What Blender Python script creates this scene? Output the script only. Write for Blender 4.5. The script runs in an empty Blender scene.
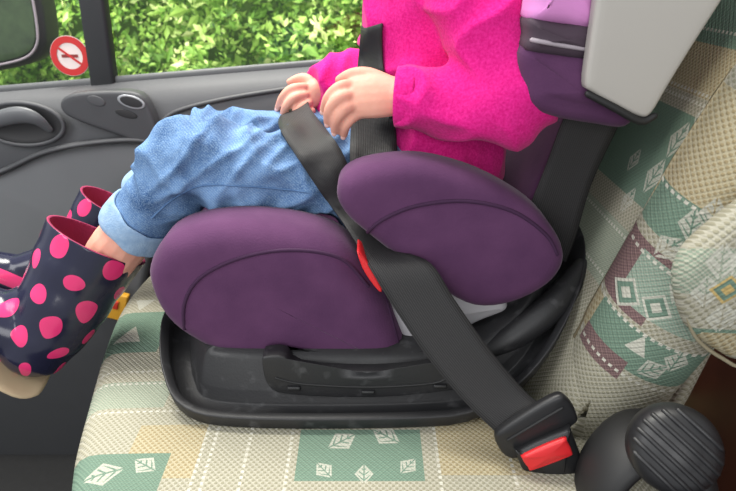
import bpy, bmesh, math, random
from mathutils import Vector, Matrix, noise
from mathutils.bvhtree import BVHTree
random.seed(4)
scn = bpy.context.scene
COL = scn.collection
V3 = Vector
TH = math.radians(25); ct, st = math.cos(TH), math.sin(TH); FPX = 600.0
CAM = V3((0, 0, 1.0))
def ray(px, py):
    a = (px-368)/FPX; b = (245.5-py)/FPX
    return V3((a, ct+b*st, -st+b*ct))
def PY(px, py, Y):
    d = ray(px, py); return CAM + d*(Y/d.y)
def PZ(px, py, z):
    d = ray(px, py); return CAM + d*((z-CAM.z)/d.z)
def lin(c):
    r = []
    for x in c[:3]:
        x /= 255.0
        r.append(x/12.92 if x <= .04045 else ((x+.055)/1.055)**2.4)
    return (r[0], r[1], r[2], 1)
def lerp(a, b, t): return a+(b-a)*t

# ---------------------------------------------------------------- materials
class NB:
    def __init__(s, name):
        s.mat = bpy.data.materials.new(name); s.mat.use_nodes = True
        s.nt = s.mat.node_tree; s.bsdf = s.nt.nodes['Principled BSDF']
    def n(s, t): return s.nt.nodes.new(t)
    def link(s, a, b): s.nt.links.new(a, b)
    def put(s, sock, v):
        if hasattr(v, 'is_output'): s.link(v, sock)
        else: sock.default_value = v
    def m(s, op, a, b=None):
        k = s.n('ShaderNodeMath'); k.operation = op
        s.put(k.inputs[0], a)
        if b is not None: s.put(k.inputs[1], b)
        return k.outputs[0]
    def dot(s, v, c):
        k = s.n('ShaderNodeVectorMath'); k.operation = 'DOT_PRODUCT'
        s.link(v, k.inputs[0]); k.inputs[1].default_value = c
        return k.outputs['Value']
    def mix(s, f, a, b):
        k = s.n('ShaderNodeMix'); k.data_type = 'RGBA'
        s.put(k.inputs[0], f); s.put(k.inputs[6], a); s.put(k.inputs[7], b)
        return k.outputs[2]
    def noise(s, scale, detail=3, vec=None):
        k = s.n('ShaderNodeTexNoise'); k.inputs['Scale'].default_value = scale; k.inputs['Detail'].default_value = detail
        if vec is None:
            tc = s.n('ShaderNodeTexCoord'); vec = tc.outputs['Object']
        s.link(vec, k.inputs['Vector'])
        return k.outputs[0]
    def bump(s, h, strength, dist):
        k = s.n('ShaderNodeBump'); k.inputs['Strength'].default_value = strength; k.inputs['Distance'].default_value = dist
        s.link(h, k.inputs['Height']); s.link(k.outputs[0], s.bsdf.inputs['Normal'])

def mat(name, rgb, rough=.6, rgb2=None, nscale=30, bump=0, bscale=200, dist=.001, spec=.5, sheen=0, metal=0, sss=0):
    b = NB(name)
    b.bsdf.inputs['Roughness'].default_value = rough
    b.bsdf.inputs['Specular IOR Level'].default_value = spec
    b.bsdf.inputs['Metallic'].default_value = metal
    if sheen: b.bsdf.inputs['Sheen Weight'].default_value = sheen; b.bsdf.inputs['Sheen Roughness'].default_value = .4
    if sss:
        b.bsdf.inputs['Subsurface Weight'].default_value = sss
        b.bsdf.inputs['Subsurface Radius'].default_value = (1, .35, .2); b.bsdf.inputs['Subsurface Scale'].default_value = .004
    rgb2 = rgb2 or tuple(x*.93 for x in rgb)
    f = b.noise(nscale)
    b.link(b.mix(f, lin(rgb), lin(rgb2)), b.bsdf.inputs['Base Color'])
    if bump: b.bump(b.noise(bscale), bump, dist)
    return b.mat

M = {}
M['plastic2'] = mat('satin_black_plastic', (30, 30, 32), .45)
M['rubber'] = mat('black_rubber', (24, 24, 25), .6)
M['purple'] = mat('purple_velour', (96, 62, 94), .95, (70, 44, 72), 26, bump=.35, bscale=500, dist=.0009, sheen=.10, spec=.06)
M['purple2'] = mat('purple_piping', (62, 38, 64), .85, spec=.2)
M['lilac'] = mat('lilac_fabric', (212, 142, 200), .85, (196, 122, 186), 20, bump=.15, bscale=800, dist=.0005)
M['shell'] = mat('warm_grey_shell', (168, 164, 158), .5, (158, 154, 148), 8)
M['charcoal'] = mat('charcoal_fabric', (66, 52, 64), .85, bump=.2, bscale=900, dist=.0004)
M['greytrim'] = mat('grey_trim', (160, 150, 158), .8)
M['greyplastic'] = mat('light_grey_plastic', (178, 176, 180), .5)
M['red'] = mat('red_plastic', (222, 40, 46), .4)
M['skin'] = mat('child_skin', (222, 168, 148), .6, (202, 138, 120), 70, bump=.3, bscale=220, dist=.0006, spec=.25, sss=.12)
M['nail'] = mat('finger_nail', (238, 192, 182), .35)
M['hair'] = mat('brown_hair', (120, 84, 52), .5, (84, 56, 34), 90)
M['eye'] = mat('eye_white', (235, 232, 228), .2)
M['iris'] = mat('eye_iris', (70, 60, 50), .2)
M['lip'] = mat('lip', (205, 120, 115), .5)
M['lining'] = mat('boot_lining', (150, 34, 80), .8, bump=.3, bscale=400)
M['sole'] = mat('boot_sole', (190, 170, 140), .6, (166, 146, 116), 30)
M['door'] = mat('door_plastic', (76, 77, 80), .6, (68, 69, 72), 12, bump=.35, bscale=700, dist=.0006)
M['door2'] = mat('door_insert', (110, 112, 114), .75, (102, 104, 106), 12, bump=.3, bscale=700, dist=.0006)
M['doorpod'] = mat('door_switch_panel', (68, 69, 72), .5)
M['doordark'] = mat('door_recess', (36, 36, 38), .6)
M['pocket'] = mat('door_pocket_plastic', (58, 59, 61), .65, bump=.3, bscale=600, dist=.0006)
M['handle'] = mat('door_handle_grey', (90, 92, 95), .4)
M['silver'] = mat('switch_silver', (170, 172, 176), .35, metal=.5)
M['floor'] = mat('floor_carpet', (30, 30, 31), .95, (20, 20, 21), 80, bump=.5, bscale=500, dist=.003)
M['wood'] = mat('brown_wood', (88, 46, 30), .5, (58, 30, 22), 10)
M['ground'] = mat('outside_ground', (86, 92, 60), .95, (60, 70, 40), 4)
M['white'] = mat('sticker_white', (240, 226, 220), .5)
M['stred'] = mat('sticker_red', (205, 44, 44), .5)
M['ink'] = mat('sticker_ink', (140, 50, 48), .5)
M['yellow'] = mat('packet_yellow', (232, 170, 50), .5)
M['packred'] = mat('packet_red', (215, 60, 40), .5)
M['mirror'] = mat('mirror_glass', (78, 98, 66), .15, (34, 46, 36), 40)  # foliage reflection painted into the colour as mottled dark green
M['piping'] = mat('cream_piping', (150, 142, 120), .9, (128, 120, 98), 200, spec=.1)
M['seamdark'] = mat('bolster_seam_thread', (96, 88, 70), .9, spec=.1)
M['pillar'] = mat('pillar_black', (48, 50, 52), .55)
M['seal'] = mat('window_seal', (84, 86, 88), .5)

def fleece():
    b = NB('pink_fleece'); b.bsdf.inputs['Roughness'].default_value = 1.0; b.bsdf.inputs['Specular IOR Level'].default_value = .03
    b.bsdf.inputs['Sheen Weight'].default_value = .08
    f = b.noise(420, 4); k = b.m('MINIMUM', b.m('MAXIMUM', b.m('MULTIPLY', b.m('SUBTRACT', f, .3), 2.5), 0.0), 1.0)
    b.link(b.mix(k, lin((196, 24, 112)), lin((220, 44, 138))), b.bsdf.inputs['Base Color'])
    b.bump(b.noise(360, 4), .4, .0014)
    return b.mat
M['pink'] = fleece()
def scuffed():
    b = NB('scuffed_black_plastic')
    f = b.noise(60, 8); k = b.m('MAXIMUM', b.m('MULTIPLY', b.m('SUBTRACT', f, .58), 2.4), 0.0)
    b.link(b.mix(k, lin((32, 32, 34)), lin((92, 92, 94))), b.bsdf.inputs['Base Color'])
    b.link(b.m('ADD', b.m('MULTIPLY', b.noise(25), .3), .38), b.bsdf.inputs['Roughness'])
    b.bump(b.noise(420), .3, .0007)
    return b.mat
M['plastic'] = scuffed()

def denim():
    b = NB('light_blue_denim'); b.bsdf.inputs['Roughness'].default_value = .95; b.bsdf.inputs['Specular IOR Level'].default_value = .1
    f = b.noise(24, 8); k = b.m('MINIMUM', b.m('MAXIMUM', b.m('MULTIPLY', b.m('SUBTRACT', f, .33), 2.8), 0.0), 1.0)
    c = b.mix(k, lin((50, 80, 122)), lin((114, 148, 190)))
    g = b.noise(800, 4); gk = b.m('MINIMUM', b.m('MAXIMUM', b.m('MULTIPLY', b.m('SUBTRACT', g, .42), 4.0), 0.0), 1.0)
    c = b.mix(b.m('MULTIPLY', gk, .45), c, lin((158, 184, 208)))
    tc = b.n('ShaderNodeTexCoord'); w = b.m('SINE', b.m('MULTIPLY', b.dot(tc.outputs['Object'], (.7, .2, .7)), 2600.0))
    c = b.mix(b.m('MULTIPLY', b.m('ADD', w, 1.0), .12), c, lin((40, 66, 110)))
    b.link(c, b.bsdf.inputs['Base Color']); b.bump(b.noise(460, 4), .5, .0014)
    return b.mat
M['denim'] = denim()
M['cuff'] = mat('turned_denim_cuff', (160, 182, 204), .95, (108, 140, 176), 120, bump=.5, bscale=500, dist=.0014, spec=.1)
M['stitch'] = mat('denim_seam', (60, 90, 132), .95, (104, 134, 170), 300, spec=.1)

def boot_mat():
    b = NB('navy_polka_rubber'); b.bsdf.inputs['Roughness'].default_value = .2
    tc = b.n('ShaderNodeTexCoord'); sp = b.n('ShaderNodeSeparateXYZ'); b.link(tc.outputs['UV'], sp.inputs[0])
    s = .061
    def grid(o):
        fu = b.m('SUBTRACT', b.m('FRACT', b.m('ADD', b.m('DIVIDE', sp.outputs[0], s), o+10.15)), .5)
        fv = b.m('SUBTRACT', b.m('FRACT', b.m('ADD', b.m('DIVIDE', sp.outputs[1], s), o+10.3)), .5)
        return b.m('SQRT', b.m('ADD', b.m('MULTIPLY', fu, fu), b.m('MULTIPLY', fv, fv)))
    d = b.m('MINIMUM', grid(0.0), grid(.5))
    k = b.m('LESS_THAN', d, .195)
    b.link(b.mix(k, lin((32, 33, 54)), lin((222, 54, 114))), b.bsdf.inputs['Base Color'])
    return b.mat
M['boot'] = boot_mat()

def web_mat():
    b = NB('black_webbing'); b.bsdf.inputs['Roughness'].default_value = .6; b.bsdf.inputs['Specular IOR Level'].default_value = .35
    tc = b.n('ShaderNodeTexCoord'); sp = b.n('ShaderNodeSeparateXYZ'); b.link(tc.outputs['UV'], sp.inputs[0])
    w = b.m('SINE', b.m('MULTIPLY', sp.outputs[0], 2*math.pi*26))
    z = b.m('SINE', b.m('MULTIPLY', sp.outputs[1], 2*math.pi*700))
    h = b.m('ADD', w, b.m('MULTIPLY', z, .5))
    k = b.m('MULTIPLY', b.m('ADD', w, 1.0), .4)
    b.link(b.mix(k, lin((26, 25, 26)), lin((50, 49, 50))), b.bsdf.inputs['Base Color'])
    b.bump(h, .3, .0007)
    return b.mat
M['web'] = web_mat()

def leaf_mat():
    b = NB('hedge_leaf'); b.bsdf.inputs['Roughness'].default_value = .6
    g = b.n('ShaderNodeNewGeometry'); r = b.n('ShaderNodeValToRGB')
    big = b.m('MULTIPLY', b.m('SUBTRACT', b.noise(4.5, 3), .5), 1.9)  # broad noise paints shaded gaps and brighter clumps into the leaf colour
    f = b.m('ADD', b.m('MULTIPLY', g.outputs['Random Per Island'], .7), b.m('ADD', big, .2))
    b.link(f, r.inputs[0])
    e = r.color_ramp.elements
    e[0].position = 0; e[0].color = lin((48, 84, 30)); e[1].position = 1; e[1].color = lin((236, 244, 176))
    x = e.new(.4); x.color = lin((118, 166, 60)); x = e.new(.75); x.color = lin((178, 214, 104))
    b.link(r.outputs[0], b.bsdf.inputs['Base Color'])
    t = b.n('ShaderNodeBsdfTranslucent'); b.link(r.outputs[0], t.inputs[0])
    mx = b.n('ShaderNodeMixShader'); mx.inputs[0].default_value = .35
    b.link(b.bsdf.outputs[0], mx.inputs[1]); b.link(t.outputs[0], mx.inputs[2])
    b.link(mx.outputs[0], b.nt.nodes['Material Output'].inputs[0])
    return b.mat
M['leaf'] = leaf_mat()
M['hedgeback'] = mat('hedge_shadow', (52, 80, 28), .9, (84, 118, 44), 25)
def glass_mat():
    b = NB('window_glass')
    t = b.n('ShaderNodeBsdfTransparent'); g = b.n('ShaderNodeBsdfGlossy'); g.inputs['Roughness'].default_value = .02
    mx = b.n('ShaderNodeMixShader'); mx.inputs[0].default_value = .04
    b.link(t.outputs[0], mx.inputs[1]); b.link(g.outputs[0], mx.inputs[2])
    b.link(mx.outputs[0], b.nt.nodes['Material Output'].inputs[0])
    return b.mat
M['glass'] = glass_mat()

# ---------------------------------------------------------------- object helpers
def tag(o, label=None, cat=None, group=None, kind=None):
    if label: o['label'] = label
    if cat: o['category'] = cat
    if group: o['group'] = group
    if kind: o['kind'] = kind
    return o
def empty(name, loc, label, cat):
    o = bpy.data.objects.new(name, None); COL.objects.link(o); o.location = loc
    o.empty_display_size = .05
    return tag(o, label, cat)
def link(name, me, m, parent=None, smooth=True):
    o = bpy.data.objects.new(name, me); COL.objects.link(o)
    if m is not None:
        me.materials.clear()
        for x in (m if isinstance(m, (list, tuple)) else [m]): me.materials.append(x)
    if smooth:
        for p in me.polygons: p.use_smooth = True
    if parent is not None:
        o.parent = parent
        if parent.type == 'EMPTY': o.matrix_parent_inverse = Matrix.Translation(parent.location).inverted()
        else: o.matrix_parent_inverse = Matrix.Identity(4)
    return o
class G:
    def __init__(s): s.v = []; s.f = []; s.uv = []
    def add(s, v, f, uv=None):
        o = len(s.v); s.v += [tuple(x) for x in v]; s.f += [tuple(i+o for i in q) for q in f]
        s.uv += uv if uv else [(0, 0)]*len(v)
        return s
    def mesh(s, name, uv=False, recalc=True):
        me = bpy.data.meshes.new(name); me.from_pydata(s.v, [], s.f)
        if recalc:
            bm = bmesh.new(); bm.from_mesh(me); bmesh.ops.recalc_face_normals(bm, faces=bm.faces); bm.to_mesh(me); bm.free()
        if uv:
            l = me.uv_layers.new(name='UVMap')
            for lp in me.loops: l.data[lp.index].uv = s.uv[lp.vertex_index]
        me.update(); return me
    def obj(s, name, m, parent=None, smooth=True, uv=False):
        return link(name, s.mesh(name, uv), m, parent, smooth)
def cr(P, n, closed=False):
    P = [tuple(p) for p in P]; N = len(P); out = []
    rng = N if closed else N-1
    for i in range(rng):
        if closed: a, b, c, d = P[(i-1) % N], P[i], P[(i+1) % N], P[(i+2) % N]
        else: a, b, c, d = P[max(i-1, 0)], P[i], P[i+1], P[min(i+2, N-1)]
        for k in range(n):
            t = k/n; t2 = t*t; t3 = t2*t
            out.append(tuple(.5*(2*q + (r-p)*t + (2*p-5*q+4*r-s)*t2 + (3*q-p-3*r+s)*t3) for p, q, r, s in zip(a, b, c, d)))
    if not closed: out.append(P[-1])
    return out
def tube(g, path, rad, n=5, segs=18, cap='round', hint=(0, 1, 0), closed=False):
    hint = V3(hint)
    if not isinstance(rad, (list, tuple)): rad = [rad]*len(path)
    rr = [(r if isinstance(r, (tuple, list)) else (r, r)) for r in rad]
    P = cr([tuple(p)+tuple(r) for p, r in zip(path, rr)], n, closed)
    rings = []; L = len(P); acc = 0
    for i, p in enumerate(P):
        c = V3(p[:3])
        q0 = V3(P[(i-1) % L][:3] if closed else P[max(i-1, 0)][:3]); q1 = V3(P[(i+1) % L][:3] if closed else P[min(i+1, L-1)][:3])
        T = (q1-q0).normalized()
        A = hint - T*hint.dot(T)
        if A.length < .05: A = V3((1, 0, 0)) - T*T.x
        A.normalize(); B = T.cross(A)
        rings.append((c, T, A, B, max(p[3], 1e-4), max(p[4], 1e-4)))
    if cap == 'round' and not closed:
        def ends(r, sgn):
            c, T, A, B, a, b = r; h = min(a, b); o = []
            for ph in (72, 50, 25):
                p = math.radians(ph); o.append((c+T*sgn*h*math.sin(p), T, A, B, a*math.cos(p), b*math.cos(p)))
            return o
        rings = ends(rings[0], -1) + rings + ends(rings[-1], 1)[::-1]
    vs = []; fs = []; uv = []
    for i, (c, T, A, B, a, b) in enumerate(rings):
        if i: acc += (c-rings[i-1][0]).length
        for k in range(segs):
            th = 2*math.pi*k/segs
            vs.append(c + A*a*math.cos(th) + B*b*math.sin(th)); uv.append((th*a, acc))
    R = len(rings)
    for i in range(R if closed else R-1):
        for k in range(segs):
            j = (i+1) % R
            fs.append((i*segs+k, i*segs+(k+1) % segs, j*segs+(k+1) % segs, j*segs+k))
    if cap and not closed:
        for i, rg in ((0, rings[0]), (R-1, rings[-1])):
            vs.append(rg[0]); uv.append((0, 0)); ci = len(vs)-1
            for k in range(segs): fs.append((ci, i*segs+k, i*segs+(k+1) % segs))
    g.add(vs, fs, uv); return g
def ell(g, c, r, rot=None, nu=20, nv=14):
    c = V3(c); vs = []; fs = []
    R = rot or Matrix.Identity(3)
    for j in range(1, nv):
        ph = math.pi*j/nv
        for i in range(nu):
            th = 2*math.pi*i/nu
            vs.append(c + R @ V3((r[0]*math.sin(ph)*math.cos(th), r[1]*math.sin(ph)*math.sin(th), r[2]*math.cos(ph))))
    for j in range(nv-2):
        for i in range(nu): fs.append((j*nu+i, j*nu+(i+1) % nu, (j+1)*nu+(i+1) % nu, (j+1)*nu+i))
    vs.append(c + R @ V3((0, 0, r[2]))); vs.append(c + R @ V3((0, 0, -r[2])))
    for i in range(nu):
        fs.append((len(vs)-2, i, (i+1) % nu)); fs.append((len(vs)-1, (nv-2)*nu+i, (nv-2)*nu+(i+1) % nu))
    g.add(vs, fs); return g
def puff(g, out, E, r=.02, bulge=.01, sub=4, bbulge=0.0, smooth=True, relax=6):
    E = V3(E); L = E.length; N = E.normalized()
    P = [V3(p) for p in (cr(out, sub, True) if smooth else out)]
    c = sum(P, V3())/len(P); n = len(P)
    nr = []
    ar = 0
    for i in range(n): ar += (P[i]-c).cross(P[(i+1) % n]-c).dot(N)
    for i in range(n):
        t = P[(i+1) % n]-P[i-1]; q = t.cross(N)
        if ar < 0: q = -q
        nr.append(q.normalized() if q.length > 1e-9 else V3())
    for _ in range(relax): nr = [((nr[i-1]+nr[i]*2+nr[(i+1) % n])/4) for i in range(n)]
    r = min(r, L*.5)
    rows = []
    ins = [P[i]-nr[i]*r for i in range(n)]
    for f in (.3, .6, .85): rows.append([c+(p-c)*f - N*bulge*(1-f*f) for p in ins])
    for ph in (90, 68, 45, 22, 0):
        p = math.radians(ph); rows.append([P[i]-nr[i]*r*(1-math.cos(p)) + N*r*(1-math.sin(p)) for i in range(n)])
    for ph in (0, 22, 45, 68, 90):
        p = math.radians(ph); rows.append([P[i]-nr[i]*r*(1-math.cos(p)) + N*(L-r*(1-math.sin(p))) for i in range(n)])
    for f in (.85, .6, .3): rows.append([c+(p-c)*f + N*(L+bbulge*(1-f*f)) for p in ins])
    vs = [p for rw in rows for p in rw]; fs = []
    for j in range(len(rows)-1):
        for i in range(n): fs.append((j*n+i, j*n+(i+1) % n, (j+1)*n+(i+1) % n, (j+1)*n+i))
    vs.append(c-N*bulge); vs.append(c+N*(L+bbulge)); k = (len(rows)-1)*n
    for i in range(n):
        fs.append((len(vs)-2, i, (i+1) % n)); fs.append((len(vs)-1, k+i, k+(i+1) % n))
    g.add(vs, fs); return g
def pxo(lst, Y): return [PY(a, b, Y) for a, b in lst]
def rbox(g, c, d, bev=.005, rot=None, seg=3):
    bm = bmesh.new(); bmesh.ops.create_cube(bm, size=1)
    for v in bm.verts: v.co = V3((v.co.x*d[0], v.co.y*d[1], v.co.z*d[2]))
    if bev: bmesh.ops.bevel(bm, geom=bm.edges[:], offset=bev, segments=seg, affect='EDGES', profile=.5)
    R = rot or Matrix.Identity(3); bm.verts.index_update()
    g.add([V3(c)+R @ v.co for v in bm.verts], [tuple(v.index for v in f.verts) for f in bm.faces]); bm.free(); return g
def bake(name, g, voxel, it, m, parent=None, disp=None, fac=.5, post=0):
    me = g.mesh(name); o = bpy.data.objects.new(name+'_tmp', me); COL.objects.link(o)
    md = o.modifiers.new('r', 'REMESH'); md.mode = 'VOXEL'; md.voxel_size = voxel
    if it:
        sm = o.modifiers.new('s', 'SMOOTH'); sm.iterations = it; sm.factor = fac
    dg = bpy.context.evaluated_depsgraph_get()
    m2 = bpy.data.meshes.new_from_object(o.evaluated_get(dg)); m2.name = name
    bpy.data.objects.remove(o)
    if disp:
        ns = [v.normal.copy() for v in m2.vertices]
        for v, q in zip(m2.vertices, ns): v.co = v.co + q*disp(v.co, q)
    if post:
        bm = bmesh.new(); bm.from_mesh(m2)
        for _ in range(post): bmesh.ops.smooth_vert(bm, verts=bm.verts, factor=.5, use_axis_x=True, use_axis_y=True, use_axis_z=True)
        bm.to_mesh(m2); bm.free()
    return link(name, m2, m, parent)
def bvh(o):
    return BVHTree.FromPolygons([v.co.copy() for v in o.data.vertices], [tuple(p.vertices) for p in o.data.polygons])
def hit(px, py, trees, tmax=9.0, lift=0.0):
    d = ray(px, py); L = d.length; best = None
    for t in trees:
        r = t.ray_cast(CAM, d/L)
        if r[0] is not None:
            k = r[3]/L
            if k < tmax and (best is None or k < best): best = k
    return None if best is None else CAM + d*(best-lift)
def on(px, py, trees, Y, lift=.003):
    d = ray(px, py); t = Y/d.y
    h = hit(px, py, trees, 9, lift)
    if h is not None:
        th = (h-CAM).dot(d)/d.dot(d)
        t = min(t, th)
    return CAM+d*t
def seam(name, pts, trees, Y, r, m, parent, lift=.0):
    g = G(); P = []
    for a, b in cr(pts, 5):
        h = hit(a, b, trees, 9, lift)
        if h is not None: P.append(h)
    if len(P) > 2: tube(g, P, r, 1, 8, 'round'); return g.obj(name, m, parent)

def upholstery(name, tree, U, Vv, items, base='cream'):
    U = V3(U).normalized(); Vv = V3(Vv).normalized()
    b = NB(name); b.bsdf.inputs['Roughness'].default_value = .95; b.bsdf.inputs['Specular IOR Level'].default_value = .1
    tc = b.n('ShaderNodeTexCoord'); o = tc.outputs['Object']
    u = b.dot(o, U); v = b.dot(o, Vv)
    k = 2*math.pi/.0062
    w = b.m('MULTIPLY', b.m('SINE', b.m('MULTIPLY', u, k)), b.m('SINE', b.m('MULTIPLY', v, k)))
    wd = b.m('GREATER_THAN', w, .1)
    k2 = 2*math.pi/.0034
    fine = b.m('MULTIPLY', b.m('SINE', b.m('MULTIPLY', u, k2)), b.m('SINE', b.m('MULTIPLY', v, k2)))
    fd = b.m('GREATER_THAN', fine, .0)
    tex = {
        'cream': b.mix(wd, lin((166, 163, 148)), lin((140, 137, 118))),
        'yellow': b.mix(wd, lin((172, 163, 136)), lin((148, 134, 102))),
        'green': b.mix(fd, lin((110, 134, 118)), lin((94, 120, 106))),
        'pale': b.mix(fd, lin((162, 164, 148)), lin((128, 143, 127))),
        'brown': b.mix(fd, lin((122, 98, 98)), lin((98, 76, 80))),
        'teal': b.mix(fd, lin((122, 146, 132)), lin((146, 156, 142))),
    }
    c = tex[base]; MW = lin((180, 180, 168)); MG = lin((98, 124, 110))
    def uv(px, py):
        h = hit(px, py, [tree])
        return None if h is None else (h.dot(U), h.dot(Vv))
    for it in items:
        q = uv(it[1], it[2])
        if q is None: continue
        du = b.m('SUBTRACT', u, q[0]); dv = b.m('SUBTRACT', v, q[1])
        if it[0] == 'rect':
            wdt, h, t = it[3], it[4], it[5]
            d = b.m('MAXIMUM', b.m('DIVIDE', b.m('ABSOLUTE', du), wdt/2), b.m('DIVIDE', b.m('ABSOLUTE', dv), h/2))
            c = b.mix(b.m('LESS_THAN', d, 1.0), c, tex[t])
        elif it[0] == 'dots':
            ax = it[3]; ln = it[4]
            a_, b_ = (du, dv) if ax == 'u' else (dv, du)
            s = b.m('GREATER_THAN', b.m('SINE', b.m('MULTIPLY', a_, 2*math.pi/.007)), -.1)
            kk = b.m('MULTIPLY', b.m('MULTIPLY', b.m('LESS_THAN', b.m('ABSOLUTE', b_), .0015), s), b.m('LESS_THAN', b.m('ABSOLUTE', a_), ln/2))
            c = b.mix(kk, c, lin((190, 188, 176)))
        else:
            sz, rt = it[3], math.radians(it[4]); col = it[5] if len(it) > 5 else MW
            cs, sn = math.cos(rt), math.sin(rt)
            ru = b.m('ABSOLUTE', b.m('ADD', b.m('MULTIPLY', du, cs), b.m('MULTIPLY', dv, sn)))
            rv = b.m('ADD', b.m('MULTIPLY', du, -sn), b.m('MULTIPLY', dv, cs))
            if it[0] == 'leaf':
                d = b.m('ADD', b.m('DIVIDE', ru, sz*.45), b.m('DIVIDE', b.m('ABSOLUTE', rv), sz*.6))
                k1 = b.m('MULTIPLY', b.m('LESS_THAN', d, 1.0), b.m('GREATER_THAN', ru, sz*.03))
                vein = b.m('GREATER_THAN', b.m('SINE', b.m('MULTIPLY', b.m('SUBTRACT', rv, ru), 2*math.pi/(sz*.3))), -.65)
                edge = b.m('GREATER_THAN', d, .78)
                kk = b.m('MULTIPLY', b.m('MULTIPLY', k1, b.m('MAXIMUM', vein, edge)), b.m('ADD', b.m('MULTIPLY', fd, .3), .7))
                c = b.mix(kk, c, col)
            elif it[0] == 'tri':
                d = b.m('ADD', b.m('DIVIDE', ru, sz*.5), b.m('DIVIDE', rv, sz))
                k1 = b.m('MULTIPLY', b.m('LESS_THAN', d, 1.0), b.m('GREATER_THAN', rv, 0.0))
                c = b.mix(k1, c, col)
            elif it[0] == 'diamond':
                d = b.m('ADD', b.m('DIVIDE', ru, sz*.5), b.m('DIVIDE', b.m('ABSOLUTE', rv), sz*.5))
                c = b.mix(b.m('LESS_THAN', d, 1.0), c, col)
                c = b.mix(b.m('LESS_THAN', d, .78), c, MG)
                c = b.mix(b.m('LESS_THAN', d, .4), c, col)
    rib = b.m('GREATER_THAN', b.m('SINE', b.m('MULTIPLY', v, 2*math.pi/.0031)), .2)
    c = b.mix(b.m('MULTIPLY', rib, .16), c, lin((96, 92, 78)))
    dirt = b.noise(9, 4)
    c = b.mix(b.m('MULTIPLY', dirt, .16), c, lin((116, 108, 92)))
    b.link(c, b.bsdf.inputs['Base Color'])
    b.bump(b.m('ADD', w, b.m('MULTIPLY', fine, .5)), .4, .0012)
    return b.mat
def setmat(o, m): o.data.materials.clear(); o.data.materials.append(m)

# ================================================================ SETTING
g = G(); rbox(g, (-.3, .35, -.02), (2.8, 1.6, .04), 0)
tag(g.obj('floor', M['floor'], None, False), 'dark carpeted van floor below the seat', 'floor', kind='structure')
g = G(); rbox(g, (0, 4, -.45), (14, 6, .04), 0)
tag(g.obj('ground', M['ground'], None, False), 'ground outside the van below the hedge', 'ground', kind='structure')
g = G(); rbox(g, (.74, .35, .5), (.04, 1.5, 1.0), .004)
tag(g.obj('wall_right', M['wood'], None, False), 'brown wooden partition behind the seat', 'wall', kind='structure')

SL = .079
def sill(x): return .782 + SL*(x+.69)
sec = [(1.20, 0), (1.15, .004), (1.12, .0), (1.098, -.012), (1.085, -.035), (1.075, -.07), (1.07, -.11), (1.078, -.15), (1.095, -.18), (1.105, -.23), (1.105, -.5), (1.105, -.78), (1.20, -.78)]
g = G(); vs = []; fs = []
NX = 40
for i in range(NX+1):
    x = -1.7 + 2.5*i/NX
    for (y, z) in sec: vs.append((x, y, max(sill(x)+z, .0)))
K = len(sec)
for i in range(NX):
    for k in range(K-1): fs.append((i*K+k, i*K+k+1, (i+1)*K+k+1, (i+1)*K+k))
g.add(vs, fs)
door = tag(g.obj('door_1', M['door']), 'grey plastic van door beside the seat', 'door', kind='structure')
dt = bvh(door)
def dpt(px, py, lift=0.0):
    h = hit(px, py, [dt], 9, lift)
    return h if h is not None else PY(px, py, 1.07)
g = G(); puff(g, pxo([(-60, 195), (0, 174), (40, 155), (90, 145), (140, 144), (158, 156), (160, 200), (150, 260), (110, 340), (-60, 360)], 1.066), (0, .035, 0), .014, .008)
g.obj('insert_panel', M['door2'], door)
g = G(); tube(g, [PY(-80, 200, 1.07), PY(0, 172, 1.066), PY(45, 152, 1.062), PY(95, 142, 1.06), PY(145, 140, 1.062), PY(163, 153, 1.07), PY(166, 185, 1.085)], [(.010, .005)]*5+[(.008, .005), (.006, .004)], 6, 14)
g.obj('armrest_ridge', M['door'], door)
g = G(); puff(g, pxo([(60, 102), (72, 94), (110, 91), (138, 94), (150, 110), (157, 134), (147, 146), (118, 136), (84, 124), (64, 114)], 1.054), (0, .03, .0), .006, .0)
pod = g.obj('switch_panel', M['doorpod'], door)
for nm, a, b, ra, rb, mm, dy in (('switch_recess', 96, 101, 9, 5, 'door', 0), ('switch_bezel', 131, 102, 14, 6.5, 'silver', 0), ('switch_button', 131, 102, 11.5, 5, 'doordark', .0010), ('switch_button', 126, 114, 11, 4, 'doordark', 0)):
    g = G(); puff(g, [PY(a+ra*math.cos(t*.5236), b+rb*math.sin(t*.5236)+.25*ra*math.cos(t*.5236), 1.0525-dy) for t in range(12)], (0, .008, 0), .0012, .0004, 2)
    g.obj(nm, M[mm], pod)
g = G(); tube(g, [PY(22+42*math.cos(t*math.pi/8), 124+21*math.sin(t*math.pi/8)+3*math.cos(t*math.pi/8), 1.064) for t in range(16)], .004, 2, 10, None, (0, 1, 0), True)
g.obj('handle_surround', M['door'], door)
g = G(); puff(g, [PY(22+41*math.cos(t*math.pi/8), 124+20*math.sin(t*math.pi/8)+3*math.cos(t*math.pi/8), 1.062) for t in range(16)], (0, .01, 0), .003, -.005, 2)
g.obj('handle_recess', M['doordark'], door)
g = G(); tube(g, [PY(-18, 126, 1.056), PY(0, 119, 1.048), PY(20, 115, 1.046), PY(36, 119, 1.048), PY(50, 130, 1.058)], [(.006, .010), (.007, .014), (.007, .015), (.006, .012), (.004, .006)], 5, 12)
g.obj('door_handle', M['handle'], door)
g = G(); tube(g, [dpt(158, 128, .002), dpt(175, 112, .002), dpt(230, 98, .002), dpt(320, 84, .002), dpt(400, 72, .002)], .004, 5, 10)
g.obj('trim_ridge', M['doorpod'], door)
g = G(); puff(g, [PY(a, b, 1.03) for a, b in [(-120, 330), (0, 322), (90, 312), (150, 306), (170, 330), (160, 420), (60, 470), (-120, 480)]], (0, .085, 0), .012, .006)
pocket = g.obj('door_pocket', M['pocket'], door)
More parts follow.
